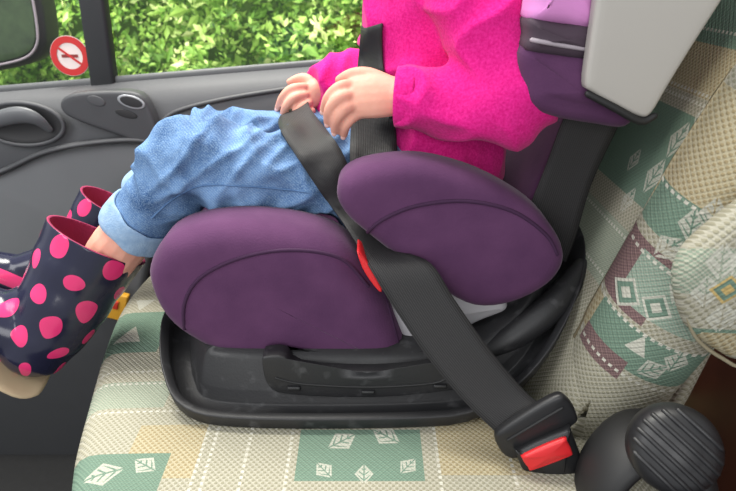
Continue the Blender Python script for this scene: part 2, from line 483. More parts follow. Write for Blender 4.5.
def bar(g, a, b, wx, wy):
    a = V3(a); b = V3(b); d = b-a; rot = d.to_track_quat('Z', 'Y').to_matrix()
    rbox(g, (a+b)/2, (wx, wy, d.length), .006, rot, 2)
pb = PY(105, 84, 1.15); pt = PY(93, -5, 1.15); pdir = (pt-pb)
g = G(); bar(g, pb-pdir*.1, pb+pdir*4.2, .03, .045)
g.obj('window_post', M['pillar'], door)
g = G(); bar(g, (.62, 1.15, .84), (.62, 1.15, 1.46), .07, .05); g.obj('rear_pillar', M['pillar'], door)
g = G(); bar(g, (-1.7, 1.15, 1.45), (.66, 1.15, 1.47), .05, .05); g.obj('upper_frame', M['pillar'], door)
g = G(); bar(g, (-1.7, 1.15, sill(-1.7)+.004), (.62, 1.15, sill(.62)+.004), .012, .02); g.obj('window_seal', M['seal'], door)
g = G(); g.add([(-1.7, 1.155, sill(-1.7)), (.62, 1.155, sill(.62)), (.62, 1.155, 1.46), (-1.7, 1.155, 1.45)], [(0, 1, 2, 3)])
tag(g.obj('window_1', M['glass'], None, False), 'clear side window of the van above the door panel', 'window', kind='structure')

# sticker
sc = PY(70, 56, 1.148); sk = empty('window_sticker', sc, 'round red ringed prohibition sticker on the corner window glass', 'sticker')
def disc(name, r, dy, m, n=32):
    g = G(); g.add([sc+V3((r*math.cos(2*math.pi*i/n), dy, r*math.sin(2*math.pi*i/n))) for i in range(n)], [tuple(range(n))]); return g.obj(name, m, sk, False)
disc('sticker_face', .036, 0, M['white'])
def ringm(name, r0, r1, dy, m, n=40):
    g = G(); vs = []
    for i in range(n):
        c, s = math.cos(2*math.pi*i/n), math.sin(2*math.pi*i/n)
        vs += [sc+V3((r0*c, dy, r0*s)), sc+V3((r1*c, dy, r1*s))]
    g.add(vs, [(2*i, 2*i+1, (2*i+3) % (2*n), (2*i+2) % (2*n)) for i in range(n)]); return g.obj(name, m, sk, False)
ringm('red_ring', .0235, .0350, -.0012, M['stred'])
g = G(); rbox(g, sc+V3((0, -.0014, 0)), (.046, .0006, .004), 0, Matrix.Rotation(math.radians(38), 3, 'Y')); g.obj('red_bar', M['stred'], sk, False)
g = G(); rbox(g, sc+V3((0, -.0009, 0)), (.030, .0006, .0055), 0); g.obj('pictogram', M['ink'], sk, False)

# outside mirror
mc = PY(0, 25, 1.42); mr = empty('wing_mirror', mc, 'black framed outside mirror seen through the window at left', 'mirror')
g = G(); ol = [(-70, -60), (0, -62), (24, -50), (36, -10), (43, 30), (42, 50), (30, 63), (0, 71), (-40, 76), (-75, 70)]
puff(g, pxo(ol, 1.42), (0, .09, 0), .02, -.002); g.obj('mirror_housing', M['plastic2'], mr)
g = G(); cx_, cy_ = -15, 10
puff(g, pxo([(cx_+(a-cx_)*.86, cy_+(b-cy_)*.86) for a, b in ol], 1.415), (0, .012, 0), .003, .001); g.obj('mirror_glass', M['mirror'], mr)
g = G(); tube(g, pxo([(cx_+(a-cx_)*.9, cy_+(b-cy_)*.9) for a, b in ol], 1.418), .003, 4, 8, None, (0, 1, 0), True); g.obj('mirror_rim', M['greytrim'], mr)

# hedge
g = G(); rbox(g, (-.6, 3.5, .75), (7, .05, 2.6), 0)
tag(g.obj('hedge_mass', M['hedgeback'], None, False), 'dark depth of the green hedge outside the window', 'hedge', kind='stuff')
g = G()
for i in range(56000):
    x = random.uniform(-2.9, 1.6); z = random.uniform(.3, 1.7); dp = random.random()
    cl = noise.noise(V3((x*2.6, z*3.0, 0)))+.6*noise.noise(V3((x*7, z*7, 3)))
    c = V3((x, 2.45+.5*dp - .40*cl, z))
    s = random.uniform(.005, .014)*(1.7 if random.random() < .12 else 1)
    nrm = V3((random.gauss(0, .6), -1, random.gauss(.7, .6))).normalized()
    a = nrm.orthogonal().normalized(); a.rotate(Matrix.Rotation(random.uniform(0, 6.28), 3, nrm)); b_ = nrm.cross(a)
    el = random.uniform(1.2, 2.2)
    g.add([c-a*s*el, c+b_*s*.8-nrm*s*.2, c+a*s*el, c-b_*s*.8-nrm*s*.2], [(0, 1, 2), (0, 2, 3)])
me = g.mesh('hedge_leaves', False, False)
tag(link('hedge_leaves', me, M['leaf'], None, False), 'bright green leafy hedge outside the van window', 'hedge', kind='stuff')

# ================================================================ VEHICLE SEAT
seat = empty('van_seat', (0, .68, 0), 'van passenger seat upholstered in cream, green and brown patterned fabric', 'seat')
ZT = .565
pl = [(-.292, .44), (-.318, .54), (-.345, .66), (-.358, .76), (-.345, .87), (-.30, .965), (-.2, 1.01), (0, 1.015), (.2, 1.01), (.28, .96), (.30, .85), (.30, .55), (.28, .42), (.2, .37), (0, .362), (-.18, .364), (-.262, .388)]
g = G(); puff(g, [V3((a, b, ZT)) for a, b in pl], (0, 0, -.15), .03, .006, 6)
cush = g.obj('seat_cushion', None, seat)
g = G(); rbox(g, (0, .69, .22), (.5, .5, .40), .03); g.obj('seat_base', M['rubber'], seat)
def bx(z): return .172 + .42*(z-.55)
g = G()
prof = []
for z in (.52, .62, .72, .82, .92, 1.02, 1.12, 1.2): prof.append((bx(z), z))
prof += [(bx(1.22)+.03, 1.235), (bx(1.2)+.09, 1.23), (bx(1.1)+.12, 1.10), (bx(.9)+.12, .9), (bx(.7)+.12, .7), (bx(.55)+.13, .53)]
puff(g, [V3((a, .47, z)) for a, z in prof], (0, .53, 0), .04, .0, 4)
back = g.obj('backrest', None, seat)
g = G(); tube(g, [PY(572, 436, .52), PY(596, 396, .515), PY(632, 346, .505), PY(690, 262, .495), PY(748, 178, .485), PY(815, 85, .475), PY(895, -30, .47)],
              [(.05, .04), (.056, .046), (.06, .052), (.064, .056), (.064, .058), (.062, .055), (.05, .045)], 6, 28)
bols = g.obj('side_bolster', None, seat)
aro = [(688, 318), (684, 288), (694, 262), (718, 238), (752, 212), (800, 182), (860, 172), (880, 290), (820, 356), (750, 368), (722, 358), (698, 340)]
g = G(); puff(g, pxo(aro, .390), (0, .034, 0), .016, .010, 5)
arm = g.obj('armrest', None, seat)
g = G(); tube(g, pxo(aro, .400), .0016, 4, 10, None, (0, 1, 0), True); g.obj('armrest_piping', M['piping'], seat)
ct_, bt_, bo_, at_ = bvh(cush), bvh(back), bvh(bols), bvh(arm)
setmat(cush, upholstery('seat_cushion_fabric', ct_, (1, 0, 0), (0, 1, 0), [
    ('rect', 165, 450, .07, .07, 'yellow'), ('rect', 360, 454, .122, .066, 'green'), ('rect', 478, 436, .085, .10, 'yellow'),
    ('rect', 126, 332, .11, .095, 'green'), ('rect', 100, 474, .12, .05, 'green'), ('rect', 125, 395, .10, .045, 'pale'),
    ('leaf', 342, 441, .028, -55), ('leaf', 386, 436, .028, 55), ('leaf', 324, 470, .020, 40), ('leaf', 364, 474, .020, 0), ('leaf', 408, 466, .020, -40),
    ('tri', 126, 342, .036, 0), ('tri', 146, 300, .028, 180), ('tri', 112, 330, .024, 180), ('leaf', 103, 474, .032, 110), ('leaf', 145, 465, .024, 60),
    ('dots', 290, 450, 'v', .14), ('dots', 436, 445, 'v', .14), ('dots', 130, 372, 'u', .12), ('dots', 130, 412, 'u', .16), ('dots', 205, 440, 'v', .14), ('dots', 360, 417, 'u', .16),
    ('dots', 215, 440, 'v', .14), ('dots', 505, 440, 'v', .12), ('dots', 250, 440, 'v', .14), ('dots', 135, 384, 'u', .12),
]))
UB = (0, 1, 0); VB = (.387, 0, .922)
setmat(back, upholstery('backrest_fabric', bt_, UB, VB, [
    ('rect', 655, 155, .22, .095, 'green'), ('rect', 715, 60, .2, .07, 'yellow'),
    ('rect', 606, 250, .2, .06, 'pale'), ('rect', 733, 14, .16, .06, 'green'),
    ('leaf', 678, 140, .034, 0), ('leaf', 654, 176, .034, 0), ('leaf', 628, 200, .026, 0), ('leaf', 702, 118, .026, 0), ('leaf', 634, 160, .024, 0),
    ('dots', 680, 96, 'u', .3), ('dots', 686, 88, 'u', .3), ('dots', 610, 222, 'u', .3), ('dots', 596, 266, 'u', .3), ('dots', 724, 32, 'u', .3),
]))
dirb = (PY(748, 178, .485)-PY(632, 346, .505)).normalized()
view = ray(680, 250).normalized(); ub = dirb.cross(view).normalized()
setmat(bols, upholstery('bolster_fabric', bo_, ub, dirb, [
    ('rect', 712, 165, .16, .11, 'yellow'), ('rect', 634, 276, .056, .066, 'brown'), ('rect', 606, 330, .06, .04, 'yellow'),
    ('rect', 666, 300, .075, .05, 'teal'), ('rect', 652, 362, .13, .042, 'green'), ('rect', 600, 352, .05, .022, 'brown'), ('rect', 692, 232, .09, .04, 'green'),
    ('diamond', 626, 292, .032, 0), ('diamond', 656, 308, .030, 0), ('leaf', 668, 248, .026, 25), ('leaf', 692, 226, .026, -20), ('leaf', 714, 214, .024, -20), ('leaf', 682, 292, .026, 0),
    ('tri', 634, 352, .02, 0), ('leaf', 676, 362, .022, 0), ('leaf', 652, 370, .024, 45),
    ('dots', 640, 332, 'u', .14), ('dots', 688, 204, 'u', .14), ('dots', 650, 258, 'u', .14), ('dots', 625, 376, 'u', .14),
], base='cream'))
setmat(arm, upholstery('armrest_fabric', at_, (1, 0, 0), (0, .42, .9), [
    ('rect', 706, 340, .05, .02, 'green'), ('rect', 740, 345, .06, .02, 'yellow'), ('rect', 722, 272, .08, .034, 'pale'),
    ('leaf', 722, 262, .024, 0), ('leaf', 706, 292, .022, 10), ('diamond', 728, 290, .022, 0, lin((180, 156, 100))), ('leaf', 722, 318, .022, 10), ('leaf', 744, 262, .022, -30), ('leaf', 745, 316, .022, -30),
]))
P = []
for yy in range(70, 350, 14):
    for xx in range(560, 736, 2):
        if hit(xx, yy, [bo_]) is not None:
            h1 = hit(xx+1, yy, [bt_], 9, .002)
            if h1 is not None: P.append(h1)
            break
if len(P) > 3:
    g = G(); tube(g, P, .0022, 2, 8); g.obj('bolster_seam', M['seamdark'], seat)
g = G(); tube(g, [PY(588, 530, .39), PY(598, 480, .40), PY(620, 450, .405), PY(650, 436, .412), PY(684, 446, .415), PY(696, 500, .40)], [(.03, .013), (.034, .015), (.034, .014), (.034, .012), (.03, .015), (.03, .018)], 5, 18)
g.obj('recliner_cover', M['rubber'], seat)
kc = PY(679, 452, .345); kd = (ray(680, 452).normalized()*.6 + V3((.0, .92, -.39))*.4).normalized()
ka = V3((.55, .15, -.6)); ka = (ka-kd*ka.dot(kd)).normalized(); kb = kd.cross(ka)
g = G(); N_ = 108; KR = .0345
puff(g, [kc + ka*KR*math.cos(2*math.pi*i/N_) + kb*KR*math.sin(2*math.pi*i/N_) for i in range(N_)], kd*.045, .016, .004, 1, relax=0)
knob = g.obj('recline_knob', M['plastic2'], seat)
kt = bvh(knob)
for i in range(7):
    o_ = (i-3)*.0078; h_ = math.sqrt(max(.0001, (KR*.88)**2-o_**2)); P = []
    for t in range(9):
        q = kc + kb*o_ + ka*h_*(t/4-1) - kd*.05
        r_ = kt.ray_cast(q, kd)
        if r_[0] is not None: P.append(r_[0])
    if len(P) > 2:
        g = G(); tube(g, P, .0020, 2, 8); g.obj('grip_rib', M['plastic2'], knob)

# ================================================================ BOOSTER SEAT
boo = empty('booster_seat', (0, .7, .57), 'purple child booster seat on black plastic base, strapped onto the van seat', 'child seat')
def lift_(x): return 5.2*max(0, x-.08)**2 + 6.0*max(0, -.165-x)**2
def plan(ins):
    base = [(-.246, .64), (-.240, .585), (-.222, .530), (-.190, .490), (-.11, .476), (.06, .478), (.15, .494), (.205, .53), (.238, .59), (.246, .68), (.235, .86), (.18, .93), (0, .95), (-.17, .94), (-.232, .89), (-.245, .77)]
    P = cr(base, 5, True); o = []
    n = len(P)
    for i in range(n):
        t = V3((P[(i+1) % n][0]-P[i-1][0], P[(i+1) % n][1]-P[i-1][1], 0)).normalized()
        nn = V3((t.y, -t.x, 0))
        o.append(V3((P[i][0], P[i][1], 0)) - nn*ins)
    return o
rows = [(.05, .566), (.010, .566), (.0095, .5662), (.004, .569), (.003, .5705), (0, .583), (.0006, .5844), (.0016, .585), (.0085, .585), (.0095, .5845), (.0102, .5835), (.0115, .5775), (.0125, .5768), (.030, .5760), (.0315, .578), (.033, .592), (.034, .594), (.043, .625), (.047, .631), (.08, .632)]
g = G(); vs = []; fs = []; n = len(plan(0))
for k, (ins, z) in enumerate(rows):
    for p in plan(ins): vs.append((p.x, p.y, z+lift_(p.x)*(1 if k > 1 or p.x > 0 else .4)))
for j in range(len(rows)-1):
    for i in range(n): fs.append((j*n+i, j*n+(i+1) % n, (j+1)*n+(i+1) % n, (j+1)*n+i))
fs.append(tuple(range(n))); fs.append(tuple((len(rows)-1)*n+i for i in range(n)))
g.add(vs, fs); base = g.obj('base', M['plastic'], boo)
btree = bvh(base)
g = G(); puff(g, pxo([(262, 362), (266, 357), (284, 357), (300, 368), (372, 372), (438, 368), (452, 358), (462, 358), (464, 364), (460, 384), (450, 391), (372, 398), (290, 395), (268, 386)], .504), (0, .022, 0), .002, .0005, 3, relax=2)
lp_ = g.obj('latch_panel', M['plastic'], base); lpt = bvh(lp_)
seam('latch_groove', [(276, 378), (304, 384), (372, 387), (434, 383), (448, 376)], [lpt], .51, .0014, M['rubber'], lp_)
for q in ((294, 388), (368, 392), (440, 386)):
    g = G(); rbox(g, PY(q[0], q[1], .503), (.014, .005, .005), .0015); g.obj('latch_tab', M['plastic2'], base)
g = G(); puff(g, [V3((a, .585, z)) for a, z in [(-.212, .635), (-.230, .665), (-.224, .70), (-.19, .716), (-.1, .710), (0, .698), (.09, .695), (.15, .70), (.16, .65), (0, .633)]], (0, .34, 0), .03, .0, 4)
g.obj('seat_pad', M['purple'], boo)
fo = [(143, 286), (148, 261), (168, 240), (215, 230), (270, 231), (322, 242), (356, 263), (382, 300), (402, 342), (408, 368), (388, 379), (310, 377), (240, 369), (194, 350), (160, 324)]
g = G(); puff(g, pxo(fo, .532), (0, .085, 0), .028, .002, 4, relax=8)
fc = g.obj('front_cushion', M['purple'], boo); fct = bvh(fc)
seam('cushion_piping', [(186, 340), (184, 306), (200, 278), (240, 258), (290, 250), (340, 258), (368, 286)], [fct], .53, .0020, M['purple2'], fc)
seam('cushion_piping', [(368, 262), (386, 300), (398, 342)], [fct], .53, .0016, M['purple2'], fc)
g = G(); puff(g, pxo(fo, .545), (0, .05, 0), .024, .0, 4)
fc2 = g.obj('front_cushion', M['purple'], boo)
for v in fc2.data.vertices: v.co.y += .36; v.co.z -= .03
ho = [(336, 200), (343, 180), (372, 168), (424, 165), (484, 181), (536, 211), (563, 244), (567, 268), (550, 291), (514, 309), (476, 312), (440, 294), (402, 266), (366, 238), (345, 219)]
g = G(); puff(g, pxo(ho, .53), (0, .062, 0), .020, .002, 4, relax=6)
hn = g.obj('armrest', M['purple'], boo); hnt = bvh(hn)
seam('armrest_piping', [(366, 234), (382, 220), (416, 206), (465, 201), (512, 211), (545, 234), (557, 254)], [hnt], .52, .0020, M['purple2'], hn)
g = G(); puff(g, [V3((x, .885, z)) for x, z in [(.0, .70), (.03, .76), (.08, .78), (.13, .77), (.16, .72), (.16, .66), (.1, .65), (.02, .66)]], (0, .05, 0), .022, .0, 4)
g.obj('armrest', M['purple'], boo)
g = G(); puff(g, pxo([(390, 306), (410, 288), (460, 284), (500, 298), (508, 312), (480, 325), (430, 348), (406, 348)], .555), (0, .04, 0), .012, .004, 4)
g.obj('side_frame', M['greyplastic'], boo)
g = G(); puff(g, pxo([(357, 252), (363, 256), (372, 270), (382, 289), (379, 292), (370, 281), (362, 268)], .518), (0, .03, 0), .002, .0, 2, relax=1)
tag(g.obj('belt_guide', M['red'], boo), 'red belt guide')
g = G(); tube(g, [PY(492, 348, .535), PY(520, 332, .54), PY(554, 304, .555), PY(582, 268, .588)], [(.010, .010), (.014, .015), (.015, .016), (.011, .011)], 5, 14)
g.obj('rear_handle', M['plastic'], boo)
def slab(y0, y1, xf, th, z0, z1, r, name, m, bul=0):
    g = G(); pr = [(xf(z0+(z1-z0)*i/6), z0+(z1-z0)*i/6) for i in range(7)]
    pr += [(xf(z0+(z1-z0)*i/6)+th, z0+(z1-z0)*i/6) for i in range(6, -1, -1)]
    puff(g, [V3((a, y0, z)) for a, z in pr], (0, y1-y0, 0), r, bul, 3); return g.obj(name, m, boo)
slab(.60, .90, lambda z: .150+.33*(z-.70), .035, .70, 1.16, .015, 'back_pad', M['purple'])
slab(.64, .88, lambda z: .187+.40*(z-.70), .02, .70, 1.22, .008, 'back_shell', M['plastic'])
g = G(); puff(g, pxo([(526, 48), (524, 88), (530, 108), (556, 120), (600, 128), (630, 130), (644, 108), (622, 80), (612, 50), (570, 50)], .535), (0, .05, 0), .018, .006, 4)
g.obj('wing_cushion', M['purple'], boo)
g = G(); puff(g, pxo([(533, 18), (530, 36), (528, 52), (560, 58), (600, 62), (610, 42), (606, 24), (566, 24)], .533), (0, .054, 0), .012, .003, 3)
band = g.obj('wing_band', M['charcoal'], boo); bdt = bvh(band)
seam('band_stripe', [(532, 40), (560, 45), (592, 50)], [bdt], .53, .0020, M['greytrim'], band)
g = G(); puff(g, pxo([(540, -150), (537, -60), (534, 0), (533, 22), (566, 27), (600, 30), (612, -20), (620, -150)], .532), (0, .056, 0), .018, .004, 3)
g.obj('wing_upper', M['lilac'], boo)
g = G(); puff(g, pxo([(606, -160), (602, -60), (597, 0), (590, 50), (586, 84), (592, 92), (615, 105), (640, 117), (652, 114), (668, 88), (695, 44), (722, 2), (760, -60), (800, -160)], .515), (0, .016, 0), .004, .0, 3, relax=2)
g.obj('wing_shell', M['shell'], boo)
g = G(); tube(g, [PY(588, 94, .518), PY(615, 108, .517), PY(640, 121, .517), PY(654, 116, .517)], [(.003, .003), (.0045, .0035), (.0045, .0035), (.003, .003)], 4, 10)
g.obj('wing_trim', M['rubber'], boo)
g = G(); puff(g, [V3((x, .93, z)) for x, z in [(.14, .95), (.12, 1.05), (.13, 1.2), (.2, 1.28), (.32, 1.28), (.30, 1.05), (.25, .93)]], (0, .035, 0), .014, .0, 4)
g.obj('wing_cushion', M['purple'], boo)
slab(.60, .90, lambda z: .20+.30*(z-.8), .05, 1.10, 1.38, .02, 'head_pad', M['lilac'])

# ================================================================ PERSON
per = empty('person', (.08, .73, .72), 'child in pink fleece jacket, jeans and dotted boots sitting in the booster', 'person')
body = G()
tube(body, [(.08, .73, .76), (.075, .73, .85), (.07, .73, .95), (.08, .73, 1.02), (.08, .73, 1.06)], [(.075, .05), (.08, .055), (.09, .058), (.085, .055), (.045, .04)], 4, 20)
tube(body, [(.08, .73, 1.05), (.072, .73, 1.09), (.066, .73, 1.13)], .032, 3, 16)
hc = V3((.05, .73, 1.185)); ell(body, hc, (.082, .068, .088)); ell(body, hc+V3((-.035, 0, -.045)), (.045, .05, .045))
ell(body, hc+V3((-.083, 0, -.018)), (.012, .011, .012))
for s in (-1, 1): ell(body, hc+V3((.01, s*.068, -.015)), (.014, .008, .022))
ell(body, hc+V3((-.074, 0, -.05)), (.008, .02, .008))
sh1 = V3((.09, .63, 1.0)); el1 = PY(516, 103, .580); wr1 = PY(402, 97, .60)
sh2 = V3((.085, .835, 1.0)); el2 = PY(408, 78, .86); wr2 = PY(316, 91, .795)
tube(body, [sh1, (sh1+el1)/2, el1, (el1+wr1)/2, wr1], [.030, .028, .026, .023, .018], 4, 16)
tube(body, [sh2, (sh2+el2)/2, el2, (el2+wr2)/2, wr2], [.030, .028, .026, .022, .016], 4, 16)
hip1 = V3((.08, .675, .770)); kn1 = PY(188, 164, .645); cf1 = PY(140, 221, .65); an1 = PY(76, 318, .628)
hip2 = V3((.08, .79, .785)); kn2 = PY(206, 146, .79); cf2 = PY(154, 192, .80); an2 = PY(84, 270, .79)
tube(body, [hip1, (hip1+kn1)/2, kn1, cf1, PY(112, 256, .645), an1], [.036, .033, .030, .030, .032, .024], 4, 16)
tube(body, [hip2, (hip2+kn2)/2, kn2, cf2, an2], [.036, .034, .030, .030, .024], 4, 16)
VH = (0, .9, -.42)
def finger(pts, r0, r1):
    n = len(pts)
    rr = [r0*.98, r0*1.05, r0*.92, r1] if n == 4 else [r0+(r1-r0)*i/(n-1) for i in range(n)]
    tube(body, [PY(*p) for p in pts], rr, 6, 12, 'round', VH)
tube(body, [wr1, PY(380, 96, .604), PY(355, 98, .611)], [(.015, .018), (.014, .022), (.012, .021)], 5, 16, 'round', VH)
near = [
    ([(360, 84, .618), (341, 87, .609), (329, 97, .608), (324, 110, .618)], .0062, .0047),
    ([(358, 94, .610), (340, 98, .599), (330, 109, .598), (328, 122, .608)], .0064, .0048),
    ([(358, 104, .606), (345, 109, .596), (337, 119, .596), (335, 131, .606)], .0061, .0046),
    ([(362, 113, .606), (352, 118, .599), (346, 126, .599), (344, 135, .607)], .0053, .0040)]
for p, a, b_ in near: finger(p, a, b_)
finger([(388, 82, .615), (368, 75, .622), (352, 75, .625), (340, 80, .628)], .0076, .0054)
tube(body, [wr2, PY(310, 96, .79), PY(302, 98, .783)], [(.013, .015), (.012, .017), (.010, .017)], 5, 16, 'round', VH)
far = [
    ([(304, 87, .785), (292, 89, .777), (283, 97, .776), (278, 108, .785)], .0061, .0046),
    ([(305, 95, .778), (294, 98, .769), (286, 107, .769), (283, 117, .777)], .0062, .0047),
    ([(308, 103, .774), (300, 108, .766), (294, 115, .766), (291, 123, .773)], .0059, .0045),
    ([(312, 111, .772), (306, 115, .765), (302, 121, .765), (300, 127, .771)], .0052, .0040)]
for p, a, b_ in far: finger(p, a, b_)
finger([(314, 85, .795), (306, 79, .802), (298, 79, .804), (290, 82, .804)], .0070, .0050)
bo = bake('body', body, .0018, 1, M['skin'], per)
bdy = bvh(bo)
def nail(a, b_):
    p = V3(PY(*b_)); q = V3(PY(*a)); d = (p-q).normalized()
    z = V3((0, -.9, .42)); z = (z - d*z.dot(d)).normalized(); x = d.cross(z)
    c = p + z*.0045 + d*.001
    r_ = bdy.ray_cast(p + z*.02 + d*.001, -z)
    if r_[0] is not None: c = r_[0] - z*.0004
    g = G(); ell(g, c, (.0027, .0036, .0009), Matrix((x, d, z)).transposed(), 12, 8); g.obj('fingernail', M['nail'], bo)
for lst in (near, far):
    for p, a, b_ in lst: nail(p[-2], p[-1])
for s in (-1, 1):
    g = G(); ell(g, hc+V3((-.069, s*.027, .0)), (.009, .013, .010)); g.obj('eye', M['eye'], bo)
    g = G(); ell(g, hc+V3((-.0765, s*.027, -.002)), (.003, .006, .006)); g.obj('iris', M['iris'], bo)
g = G(); ell(g, hc+V3((-.081, 0, -.05)), (.004, .017, .005)); g.obj('lips', M['lip'], bo)
g = G(); ell(g, hc+V3((.012, 0, .012)), (.086, .077, .088)); tube(g, [hc+V3((.09, 0, .03)), hc+V3((.13, 0, 0)), hc+V3((.135, 0, -.07))], [.02, .026, .012], 4, 14)
bake('hair', g, .004, 2, M['hair'], per, lambda c, n: .002*noise.noise(V3((c.x*40, c.y*160, c.z*40))))

# jeans
def ridge(v, p=2): return (1-abs(noise.noise(v)))**p
def jd(c, n):
    a = noise.noise(V3((c.x*20, c.y*14, c.z*20)))
    f1 = ridge(V3((c.x*30+c.z*18, c.y*9, c.z*8-c.x*9)), 5)
    f2 = ridge(V3((c.x*22-c.z*34+9, c.y*11, c.z*9+c.x*6)), 6)
    k = min(1, max(0, (min((c-cf1).length, (c-cf2).length)-.035)/.05))
    return (.003*a + .0115*f1 + .009*f2 - .0062)*k
g = G()
tube(g, [hip1+V3((.03, 0, 0)), (hip1+kn1)/2+V3((0, 0, -.004)), kn1+(hip1-kn1)*.14, kn1, kn1+(cf1-kn1)*.5, cf1, cf1+(cf1-kn1)*.04], [.056, .049, .047, .043, .038, .0365, .0365], 5, 22, 'flat')
tube(g, [hip2+V3((.03, 0, 0)), (hip2+kn2)/2, kn2+(hip2-kn2)*.14, kn2, kn2+(cf2-kn2)*.5, cf2], [.056, .051, .049, .046, .041, .038], 5, 22, 'flat')
tube(g, [(.09, .73, .745), (.085, .73, .78), (.085, .73, .80)], [(.10, .055), (.10, .058), (.09, .055)], 4, 20)
jeans = bake('jeans', g, .0030, 3, M['denim'], per, jd, post=2)
jt = bvh(jeans)
seam('side_seam', [(332, 196), (290, 190), (240, 186), (200, 186), (172, 200), (152, 218)], [jt], .6, .0012, M['stitch'], jeans)
for (cf, kn) in ((cf1, kn1), (cf2, kn2)):
    d = (cf-kn).normalized(); g = G()
    tube(g, [cf-d*.013, cf-d*.009, cf+d*.003, cf+d*.014, cf+d*.018], [.0395, .0415, .0423, .0420, .0402], 4, 40, None)
    o = g.obj('jeans_cuff', M['cuff'], jeans)
    for v in o.data.vertices: v.co += V3((1, 1, 1))*.0022*noise.noise(v.co*50)
    sd = o.modifiers.new('s', 'SOLIDIFY'); sd.thickness = .004
# jacket
def pd(c, n):
    a = noise.noise(V3((c.x*14, c.y*14, c.z*16)))
    f = ridge(V3((c.x*12+c.z*17+3, c.y*10, c.z*13-c.x*15)), 4)
    k = min(1, max(0, (c.z-.77)/.06))
    return (.004*a + .010*f - .0045)*k
g = G()
tube(g, [(.085, .735, .755), (.083, .735, .775), (.078, .735, .87), (.07, .735, .95), (.076, .735, 1.02), (.08, .73, 1.065), (.078, .73, 1.09)],
     [(.124, .084), (.126, .088), (.114, .084), (.112, .08), (.108, .072), (.06, .052), (.045, .042)], 4, 26)
tube(g, [sh1, lerp(sh1, el1, .5), lerp(sh1, el1, .85), el1+V3((-.004, 0, -.002)), lerp(el1, wr1, .3), lerp(el1, wr1, .65), lerp(el1, wr1, .93), lerp(el1, wr1, 1.03)],
     [.045, .045, .043, .041, .039, .035, .031, .029], 5, 22, 'flat')
tube(g, [sh2, lerp(sh2, el2, .5), el2, lerp(el2, wr2, .4), lerp(el2, wr2, .8), lerp(el2, wr2, 1.02)], [.048, .046, .045, .044, .040, .034], 5, 22, 'flat')
jk = bake('fleece_jacket', g, .0034, 3, M['pink'], per, pd, post=1)
jkt = bvh(jk)
cufd = (wr1-el1).normalized(); cc = lerp(el1, wr1, 1.0)
g = G(); tube(g, [cc-cufd*.014, cc-cufd*.005, cc+cufd*.005], [.0305, .0308, .0295], 3, 28, None); o = g.obj('sleeve_hem', M['pink'], jk)
sd = o.modifiers.new('s', 'SOLIDIFY'); sd.thickness = .004

# boots
def boot(C0, C1, heel, toe, r0, r1, parent):
    ax = (C1-C0).normalized()
    g = G()
    tube(g, [C0-ax*.03, C0, lerp(C0, C1, .5), C1, heel], [r0, r0, (r0+r1)/2, r1, r1*.88], 5, 24, 'round')
    tube(g, [heel-ax*.004, lerp(heel, toe, .35)-ax*.004, lerp(heel, toe, .7), toe], [(r1*.8, r1*.8), (r1*.78, r1*.76), (r1*.82, r1*.64), (r1*.66, r1*.5)], 5, 20)
    tube(g, [lerp(C0, C1, .85), lerp(heel, toe, .45)], [r1*.8, r1*.55], 4, 18)
    def bd(c, n):
        v = (c-C0).dot(ax)
        return .0022*noise.noise(V3((v*42, c.x*9, c.y*9)))*min(1, max(0, v/.03))
    o = bake('rubber_boot', g, .0036, 5, None, parent, bd)
    bm = bmesh.new(); bm.from_mesh(o.data)
    bmesh.ops.bisect_plane(bm, geom=bm.verts[:]+bm.edges[:]+bm.faces[:], plane_co=C0, plane_no=ax, clear_inner=True)
    bm.to_mesh(o.data); bm.free()
    me = o.data; B = V3((0, -1, 0)); B = (B-ax*B.dot(ax)).normalized(); A = ax.cross(B)
    uvl = me.uv_layers.new(name='UVMap')
    for lp in me.loops:
        d = me.vertices[lp.vertex_index].co - C0; v = d.dot(ax); p = d-ax*v
        an = math.atan2(p.dot(A), p.dot(B))
        jx = .011*noise.noise(V3((v*24, an*1.5, 1))); jy = .011*noise.noise(V3((v*24+7, an*1.5, 4)))
        uvl.data[lp.index].uv = (an*(r0+r1)/2+jx, v+jy)
    me.materials.clear(); me.materials.append(M['boot']); me.materials.append(M['lining'])
    for p in me.polygons: p.use_smooth = True; p.material_index = 0
    sd = o.modifiers.new('s', 'SOLIDIFY'); sd.thickness = .0035; sd.offset = -1; sd.material_offset = 1; sd.material_offset_rim = 1
    sn = (toe-heel).normalized(); dn = (ax - sn*ax.dot(sn)).normalized()
    g = G(); tube(g, [heel+dn*r1*.80-sn*r1*.6, heel+dn*r1*.84-sn*r1*.2, lerp(heel, toe, .5)+dn*r1*.72, lerp(heel, toe, .8)+dn*r1*.62, toe+dn*r1*.46+sn*.004], [(r1*.56, .0045), (r1*.78, .0055), (r1*.74, .0055), (r1*.78, .0055), (r1*.55, .004)], 5, 18, 'round', (0, 1, 0))
    g.obj('boot_sole', M['sole'], o)
    return o
boot(PY(98, 240, .660), PY(58, 312, .626), PY(37, 342, .610), PY(-64, 296, .60), .061, .050, per)
boot(PY(112, 203, .81), PY(82, 256, .79), PY(50, 290, .78), PY(-46, 258, .77), .046, .040, per)

